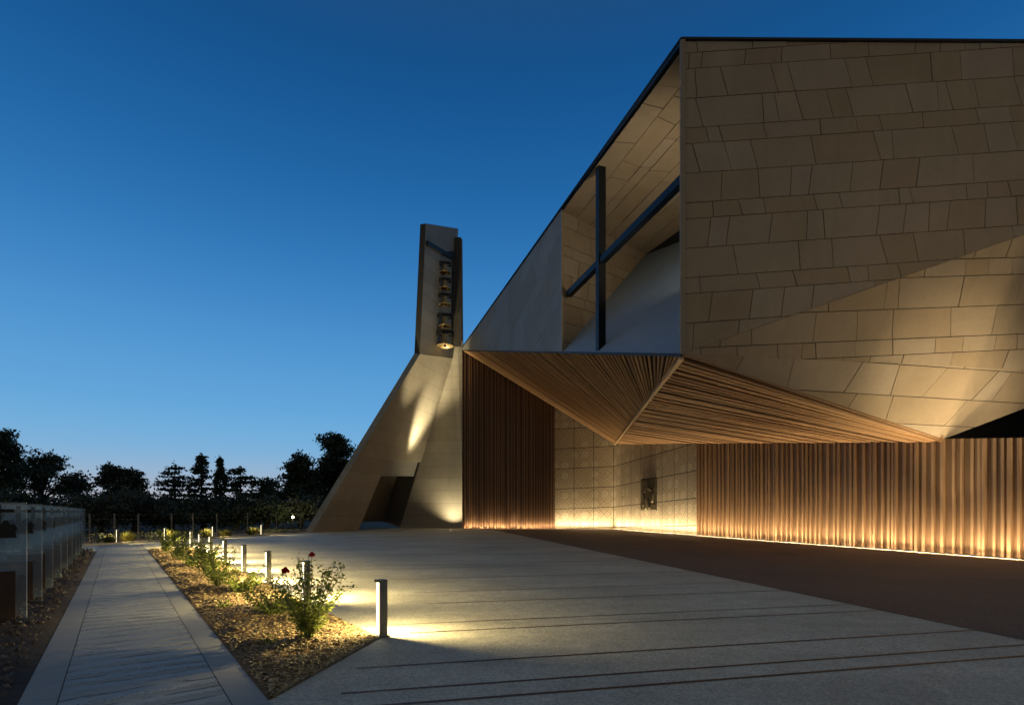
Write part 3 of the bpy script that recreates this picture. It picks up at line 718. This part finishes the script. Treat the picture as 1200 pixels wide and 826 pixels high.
# ------------------------------------------------------------------ vegetation helpers
def leafq(mb, c, r, s, t, flat=0.):
    a = V((r.gauss(0, 1), r.gauss(0, 1), r.gauss(0, 1)*(1-flat))).normalized()
    b = a.cross(V((r.gauss(0, 1), r.gauss(0, 1), r.gauss(0, 1)))).normalized()
    a, b = a*s*.5, b*s*.28
    mb.face([c-a, c+b*.9-a*.1, c+a, c-b*.9+a*.05], t=t)
def rose(name, loc, h, spread, nst, leaves, seed, label, blooms=(), grp='rose bushes in the bed', ls=.05):
    r = random.Random(seed); loc = V(loc); root = empty(name, loc); st = MB(); lf = MB(); leaves = int(leaves*1.45); h *= 1.1; spread *= 1.1
    for k in range(nst):
        a = r.uniform(0, 6.28); hh = h*r.uniform(.45, 1.); sp_ = spread*r.uniform(.25, 1.)
        pts = []; 
        for i in range(6):
            t = i/5; pts.append(loc+V((math.cos(a)*sp_*t**1.3+r.gauss(0, .012), math.sin(a)*sp_*t**1.3+r.gauss(0, .012), hh*(t-.12*t*t*r.random())-.02)))
        st.tube(pts, [.009, .008, .007, .006, .004, .002], 5)
        for _ in range(leaves):
            t = r.uniform(.22, 1.); i = min(4, int(t*5)); p = pts[i].lerp(pts[i+1], t*5-i)
            q = p+V((r.gauss(0, 1), r.gauss(0, 1), r.gauss(0, .7))).normalized()*r.uniform(.02, .11)*(1.25-t*.5)
            leafq(lf, q, r, ls*r.uniform(.6, 1.25), r.random(), .4)
    st.build('stem', M['stem'], root); lf.build('leaves', M['leaf_rose'], root)
    for (dx, dy, dz, s) in blooms:
        c = loc+V((dx, dy, dz)); mb = MB(); m2 = MB()
        for j in range(26):
            a = j*2.4; rr = s*(.15+.85*j/26); e = 1.2-1.0*j/26
            d = V((math.cos(a)*math.cos(e), math.sin(a)*math.cos(e), math.sin(e)*.8)); tn = V((-math.sin(a), math.cos(a), 0)); u_ = V((0, 0, 1))*.7+d*.3
            p = c+V((math.cos(a)*rr*.6, math.sin(a)*rr*.6, (.5-j/26)*s*.6)); w = s*.55
            mb.face([p-tn*w*.4-u_*w*.3, p+tn*w*.4-u_*w*.3, p+tn*w*.55+u_*w*.3+d*w*.2, p+u_*w*.55+d*w*.3, p-tn*w*.55+u_*w*.3+d*w*.2], t=r.random())
        f = mb.build('flower', M['petal'], root)
        m2.tube([c-V((0, 0, s*.3)), c-V((dx*.25, dy*.25, .22))], .004, 5); m2.build('flower_stem', M['stem'], f)
    tag(root, label, 'rose bush', grp)
def gb(px, py, Z=.03): p = G(px, py); p.z = Z; return p
rose('rose_bush', gb(362, 757), 1.05, .52, 28, 62, 31, 'tall near rose bush with two red blooms beside the first bollard', [(-.24, -.1, .88, .07), (.03, .02, 1.06, .055)], ls=.05)
rose('rose_bush', gb(322, 725), .62, .55, 15, 46, 33, 'low spreading rose bush just behind the tall blooming rose', ls=.055)
rose('rose_bush', gb(285, 697), .62, .5, 15, 44, 34, 'third rose bush from the front of the bed', ls=.055)
rose('rose_bush', gb(256, 690), .85, .6, 18, 46, 35, 'fullest brightly lit rose bush midway along the bed', ls=.06)
rose('rose_bush', gb(246, 674), .85, .6, 16, 44, 36, 'rose bush behind the brightly lit one, fifth in the bed', ls=.065)
rose('rose_bush', gb(226, 666), .9, .65, 16, 42, 37, 'sixth rose bush from the front of the bed', ls=.07)
rose('rose_bush', gb(243, 663), .8, .5, 14, 36, 38, 'rose bush against the bollards in the far half of the bed', ls=.07)
rose('rose_bush', gb(207, 656), .95, .8, 16, 42, 39, 'seventh rose bush, near the far end of the bed', ls=.08)
rose('rose_bush', gb(193, 648), .95, .9, 16, 42, 40, 'farthest rose bush at the end of the bed', ls=.09)
rose('seedling', gb(316, 760), .14, .16, 7, 9, 41, 'tiny green seedling in the mulch left of the tall rose', grp='seedlings in the mulch')
rose('seedling', gb(258, 716), .16, .2, 7, 10, 42, 'small green seedling in the middle of the bed by the path', grp='seedlings in the mulch')

# ------------------------------------------------------------------ glass stations along the path
def make_station():
    """local: y = along the path, x = to the right; right edge of the pane at x=0"""
    root = empty('glass_station', (0, 0, 0)); w, h = .70, 1.72
    mb = MB(); y = 0; t = .036
    mb.mesh([(-w, -t, .02), (0, -t, .02), (0, -t, h), (-w, -t, h), (-w, t, .02), (0, t, .02), (0, t, h), (-w, t, h)], [(0, 1, 2, 3)], 0)
    mb.mesh([(-w, -t, .02), (0, -t, .02), (0, -t, h), (-w, -t, h), (-w, t, .02), (0, t, .02), (0, t, h), (-w, t, h)], [(1, 5, 6, 2), (3, 2, 6, 7), (4, 0, 3, 7)], 1)
    mb.build('glass_pane', [M['glass'], M['glass_edge_glint']], root)
    mb = MB(); mb.box((-.39, 0, .375), .56, .26, .75); mb.build('pedestal', M['corten'], root)
    r = random.Random(4); mb = MB(); cx = -.30
    mb.box((cx, -.052, 1.52), .06, .03, .34); mb.box((cx, -.052, 1.60), .34, .032, .05)
    out = [(-.62, 1.22), (-.1, 1.22), (-.12, 1.30), (-.09, 1.36), (-.13, 1.42), (-.17, 1.40), (-.19, 1.47), (-.24, 1.46), (-.27, 1.38), (-.33, 1.40), (-.36, 1.46), (-.42, 1.45), (-.44, 1.37), (-.5, 1.40), (-.55, 1.44), (-.58, 1.36), (-.62, 1.34)]
    mb.extrude([(x, -.031, z) for x, z in out], (0, -.035, 0)); mb.build('relief', M['relief_dark'], root)
    return root
S0 = make_station(); sb = V((-7.0, 7.88, 0)); sstep = 1.98
lbl = ['nearest glass station panel with bronze relief, cut by the left edge', 'second glass station panel from the front beside the path', 'third glass station panel from the front beside the path', 'fourth glass station panel from the front beside the path', 'fifth glass station panel from the front beside the path',
       'sixth glass station panel from the front beside the path', 'seventh glass station panel from the front beside the path', 'eighth glass station panel from the front beside the path', 'ninth glass station panel from the front, next to last in the row', 'farthest glass station panel at the end of the row']
for i in range(10):
    o = S0 if i == 0 else copy_tree(S0)
    o.location = sb+PD*sstep*i+V((0, 0, .02)); o.rotation_euler = (0, 0, math.atan2(PD.y, PD.x)-R(90))
    tag(o, lbl[i], 'glass panel', 'glass station panels along the path')

# ------------------------------------------------------------------ far bed, fence, shrubs
fd = (FB-FA).normalized(); fnrm = V((-fd.y, fd.x, 0))
sheet('far_bed', [FA-fd*6, FB+fd*3, FB+fd*3+fnrm*4, FA-fd*6+fnrm*5], .006, M['soil'])
mb = MB(); mb.bar(FA-fd*3+V((0, 0, .04)), FB+fd*4+V((0, 0, .04)), .14, .1); tag(mb.build('kerb', simple('pale_kerb', (.42, .40, .33), .7)), kind='structure')
fars = [(138, 637.5, 'leftmost bollard light in the far bed, just right of the glass panels'), (194, 634.5, 'second bollard light from the left in the far bed'), (250, 632, 'third bollard light from the left in the far bed'), (307, 629, 'rightmost bollard light in the far bed, left of the tower')]
for px, py, lab in fars:
    p = FA+fd*((G(px, py)-FA).dot(fd))
    # keep the pixel column, sit on the far side of the kerb
    n2 = V((fd.y, -fd.x, 0)); d = V(((px-600)/F, 1, 0)); k = (FA+fnrm*.35).dot(n2)/d.dot(n2)
    o = copy_tree(PB)
    for ch in list(o.children):
        if ch.type == 'LIGHT': bpy.data.objects.remove(ch)
    place_bollard(o, d*k+V((0, 0, .01)), R(30), lab, 'bollard lights in the far bed', 160)
def shrub(px, depth_off, h, w, seed, label, mat, n=260, grp='low shrubs in the far bed', blade=False):
    r = random.Random(seed); n2 = V((fd.y, -fd.x, 0)); d = V(((px-600)/F, 1, 0)); k = (FA+fnrm*depth_off).dot(n2)/d.dot(n2); loc = d*k
    root = empty('shrub', loc); mb = MB(); st = MB()
    for _ in range(n):
        a = r.uniform(0, 6.28); rr = w*math.sqrt(r.random()); z = h*r.random()
        if blade:
            b = loc+V((math.cos(a)*rr*.3, math.sin(a)*rr*.3, 0)); e = loc+V((math.cos(a)*rr, math.sin(a)*rr, h*(1.1-.5*(rr/w)**2)*r.uniform(.6, 1))); s = V((-math.sin(a), math.cos(a), 0))*.02
            m_ = b.lerp(e, .5)+V((0, 0, .08*h)); mb.face([b-s, b+s, m_+s, m_-s], t=r.random()); mb.face([m_-s, m_+s, e], t=r.random())
        else:
            zz = h*(1-(rr/w)**2*.7)*r.random()**.6; leafq(mb, loc+V((math.cos(a)*rr, math.sin(a)*rr, zz+.03)), r, .13, r.random())
    for _ in range(7):
        a = r.uniform(0, 6.28); st.tube([loc, loc+V((math.cos(a)*w*.5, math.sin(a)*w*.5, h*.7))], [.015, .006], 4)
    st.build('stem', M['stem'], root); mb.build('leaves', mat, root); tag(root, label, 'shrub', grp)
sh = [(116, .9, .8, .8, 0, 'bushy dark shrub at the left end of the far bed'), (128, .5, .5, .5, 1, 'grassy clump left of the first far bollard'), (150, .7, .75, .6, 1, 'brightly lit grassy clump right of the first far bollard'), (176, 1.0, .6, .9, 0, 'low dull shrub between the first two far bollards'),
      (199, .6, .75, .6, 1, 'bright grassy clump around the second far bollard'), (222, 1.2, .6, .9, 0, 'dull round shrub between second and third far bollards'), (241, .9, .65, .7, 1, 'pale grassy clump left of the third far bollard'), (264, .8, .6, .7, 1, 'lit grassy clump right of the third far bollard'),
      (296, .9, .7, .8, 1, 'tall grassy clump left of the rightmost far bollard'), (322, 1.0, .5, .8, 0, 'low shrub right of the rightmost far bollard'), (345, 1.2, .5, .9, 0, 'low shrub at the right end of the far bed near the tower')]
for i, (px, do, h, w, bl, lab) in enumerate(sh): shrub(px, do, h, w, 60+i, lab, M['leaf_grass' if bl else 'leaf_olive'], 240, blade=bool(bl))
fence = empty('wire_fence', G(240, 630)); tag(fence, 'thin wire fence with slender metal posts behind the far bed', 'fence')
fp = []
for px in (105, 134, 162, 201, 226, 254, 290, 324, 352):
    n2 = V((fd.y, -fd.x, 0)); d = V(((px-600)/F, 1, 0)); k = (FA+fnrm*3.2).dot(n2)/d.dot(n2); p = d*k; fp.append(p)
    mb = MB(); mb.tube([p, p+V((0, 0, 1.5))], .04, 6); mb.tube([p+V((0, 0, 1.5)), p+V((0, 0, 1.53))], [.045, .02], 6); mb.build('post', M['post'], fence)
mb = MB()
for z in (.4, .8, 1.2, 1.45):
    for a, b in zip(fp, fp[1:]): mb.tube([a+V((0, 0, z)), b+V((0, 0, z))], .006, 4)
mb.build('wire', M['post'], fence)
# garden lamp by the trees
gl = G(343, 620); gl = V((gl.x, gl.y, 0)); lamp = empty('garden_lamp', gl)
tag(lamp, 'small lit globe lamp among the shrubs left of the tower', 'lamp')
mb = MB(); mb.tube([gl, gl+V((0, 0, 1.0))], .03, 8); mb.lathe(gl, [(.12, 0), (.12, .04), (.03, .05)], 12); mb.build('pole', M['iron'], lamp)
mb = MB(); mb.lathe(gl+V((0, 0, 1.15)), [(.11*math.sin(math.pi*k/10)+.0005, -.11*math.cos(math.pi*k/10)) for k in range(11)], 14); mb.build('globe', M['globe'], lamp, smooth=True)
point('lamp_glow', gl+V((0, -.25, 1.35)), 160, size=.1, parent=lamp)

# ------------------------------------------------------------------ trees
def tree(name, px, Y, top, kind, width, seed, label, cat='tree', mat='leaf_dark', dens=1., grp='trees behind the fence', base=.0):
    r = random.Random(seed); x = (px-600)/F*Y; h = H+(YH-top)/F*Y; loc = V((x, Y, 0)); root = empty(name, loc)
    tk = MB(); cr = MB(); ls = Y*.0056
    def clump(c, rad, n, flat=.6):
        tt = r.random()
        for _ in range(int(n*1.7)):
            q = c+V((r.gauss(0, rad*.5), r.gauss(0, rad*.5), r.gauss(0, rad*.5*flat))); leafq(cr, q, r, ls*r.uniform(.6, 1.4), min(1, max(0, tt+r.uniform(-.3, .3))))
    lean = V((r.uniform(-.3, .3), 0, 0))
    if kind == 'broad':
        tk.tube([loc, loc+V((.1, 0, h*.25)), loc+lean+V((0, 0, h*.6))], [.3, .25, .12], 8)
        nl_ = int(26*dens)
        for i in range(nl_):
            a = r.uniform(0, 6.28); e = r.uniform(-.25, 1.45); rr = r.uniform(.55, 1.)
            c = loc+V((0, 0, h*.58))+V((math.cos(a)*math.cos(e)*width*rr, math.sin(a)*math.cos(e)*width*rr, math.sin(e)*h*.40*rr))
            s = loc+lean*.5+V((0, 0, h*r.uniform(.22, .5))); m_ = s.lerp(c, .5)+V((0, 0, .3))
            tk.tube([s, m_, c], [.11, .07, .02], 5)
            for _ in range(5): clump(c+V((r.gauss(0, .6), r.gauss(0, .6), r.gauss(0, .4))), .85, 20)
    elif kind in ('conifer', 'cedar'):
        tk.tube([loc, loc+V((0, 0, h*.98))], [.28, .03], 8); z = h*.16; k = 0
        while z < h*.97:
            t = z/h; L = width*((1-t)**(.75 if kind == 'conifer' else .5))*r.uniform(.65, 1.05)+.15
            for j in range(r.choice((4, 5, 6)) if dens >= 1 else 3):
                a = r.uniform(0, 6.28); dz = (.18 if kind == 'conifer' else .10)*L*r.uniform(-.5, 1.3)
                e = loc+V((math.cos(a)*L, math.sin(a)*L, z+dz)); s = loc+V((0, 0, z))
                tk.tube([s, s.lerp(e, .5)+V((0, 0, -.05*L)), e], [.06, .04, .012], 4)
                m = max(2, int(L/.55))
                for q in range(1, m+1): clump(s.lerp(e, q/m)+V((0, 0, .05)), .5+.22*(1-q/m), int(10*min(1, dens)), .4)
            z += h*(.05 if kind == 'conifer' else .075)*r.uniform(.8, 1.2)
        clump(loc+V((0, 0, h)), .25, 10, 2)
    elif kind == 'cypress':
        tk.tube([loc, loc+V((0, 0, h*.9))], [.18, .03], 6)
        for i in range(150):
            t = r.random(); w = width*math.sin(math.pi*min(1, .12+.88*t))**.6*(1 if t < .7 else 1-(t-.7)*1.6)
            a = r.uniform(0, 6.28); clump(loc+V((math.cos(a)*w*.7, math.sin(a)*w*.7, h*(.03+.95*t))), .35, 12, 1.5)
    elif kind == 'pine':
        tk.tube([loc, loc+V((.2, 0, h*.5)), loc+lean+V((0, 0, h*.93))], [.32, .22, .06], 8)
        for i in range(int(50*dens)):
            t = r.uniform(.2, 1.); a = r.uniform(0, 6.28); L = width*1.15*(1.1-t*.7)*r.uniform(.4, 1)
            s = loc+lean*t+V((0, 0, h*t*.92)); c = s+V((math.cos(a)*L, math.sin(a)*L, h*.07*r.uniform(0, 1)))
            tk.tube([s, s.lerp(c, .6)+V((0, 0, -.1)), c], [.09, .05, .02], 5)
            for _ in range(7): clump(s.lerp(c, r.uniform(.35, 1.08))+V((0, 0, r.uniform(-.3, .5))), .75, 16, .7)
    tk.build('trunk', M['bark'], root); cr.build('crown', M[mat], root); tag(root, label, cat, grp)
tree('pine_tree', 2, 62, 506, 'pine', 3.2, 1, 'tall dark pine cut by the left edge above the glass panels', dens=1.2)
tree('broadleaf_tree', 47, 68, 531, 'broad', 3.7, 2, 'broad rounded tree right of the pine on the left edge', dens=1.3)
tree('broadleaf_tree', 92, 80, 557, 'broad', 2.6, 3, 'thin sparse tree with sky showing between the two broad trees', dens=.5)
tree('pine_tree', 143, 74, 549, 'pine', 4.4, 4, 'wide flat-topped pine left of the conifers', dens=1.5)
tree('cedar_tree', 205, 78, 545, 'cedar', 4.2, 5, 'bushy cedar left of the pointed conifer')
tree('conifer_tree', 236, 82, 534, 'conifer', 3.0, 6, 'pointed conifer just left of the cypress')
tree('cypress_tree', 258, 82, 537, 'cypress', 1.05, 7, 'slender columnar cypress, narrowest tree of the row')
tree('cedar_tree', 282, 80, 549, 'cedar', 4.3, 8, 'layered cedar right of the cypress')
tree('broadleaf_tree', 318, 84, 561, 'broad', 2.6, 9, 'small sparse tree between the layered cedar and the big pines', dens=.6)
tree('pine_tree', 352, 66, 535, 'pine', 3.3, 10, 'shorter of the two big pines left of the tower', dens=1.4)
tree('pine_tree', 393, 70, 508, 'pine', 3.8, 11, 'tallest pine beside the leaning slab of the tower', dens=1.6)
for i, (px, Y, top, w, lab) in enumerate([(118, 44, 588, 2.6, 'grey green olive tree at the left end of the hedge'), (158, 45, 583, 3.0, 'grey green olive tree, largest and palest of the hedge'), (200, 48, 593, 2.6, 'dark olive tree under the bushy cedar'), (238, 50, 592, 2.8, 'dark olive tree under the pointed conifer'),
        (276, 52, 593, 2.8, 'dark olive tree under the layered cedar'), (312, 54, 592, 2.6, 'dark olive tree left of the garden lamp'), (352, 56, 590, 2.4, 'olive tree lit by the garden lamp'), (60, 44, 590, 3.0, 'dark olive tree behind the far glass panels'), (15, 42, 588, 3., 'dark olive tree behind the nearest glass panels')]):
    tree('olive_tree', px, Y, top, 'broad', w, 70+i, lab, mat='leaf_olive' if i in (0, 1, 6) else 'leaf_dark', grp='olive trees of the hedge', dens=1.2)
# far wood, one dark mass
r = random.Random(99); mb = MB()
for _ in range(5200):
    x = r.uniform(-120, 5); y = 100+r.uniform(-4, 12)-x*.05; zt = 3.2+1.5*mnoise.noise((x*.11, 0, 3))+.8*mnoise.noise((x*.4, 0, 7))
    leafq(mb, V((x, y, zt*r.random()**.7)), r, r.uniform(.8, 1.5), r.random())
tag(mb.build('far_wood', M['leaf_dark']), 'dark far wood along the horizon behind the trees', 'wood', kind='stuff')
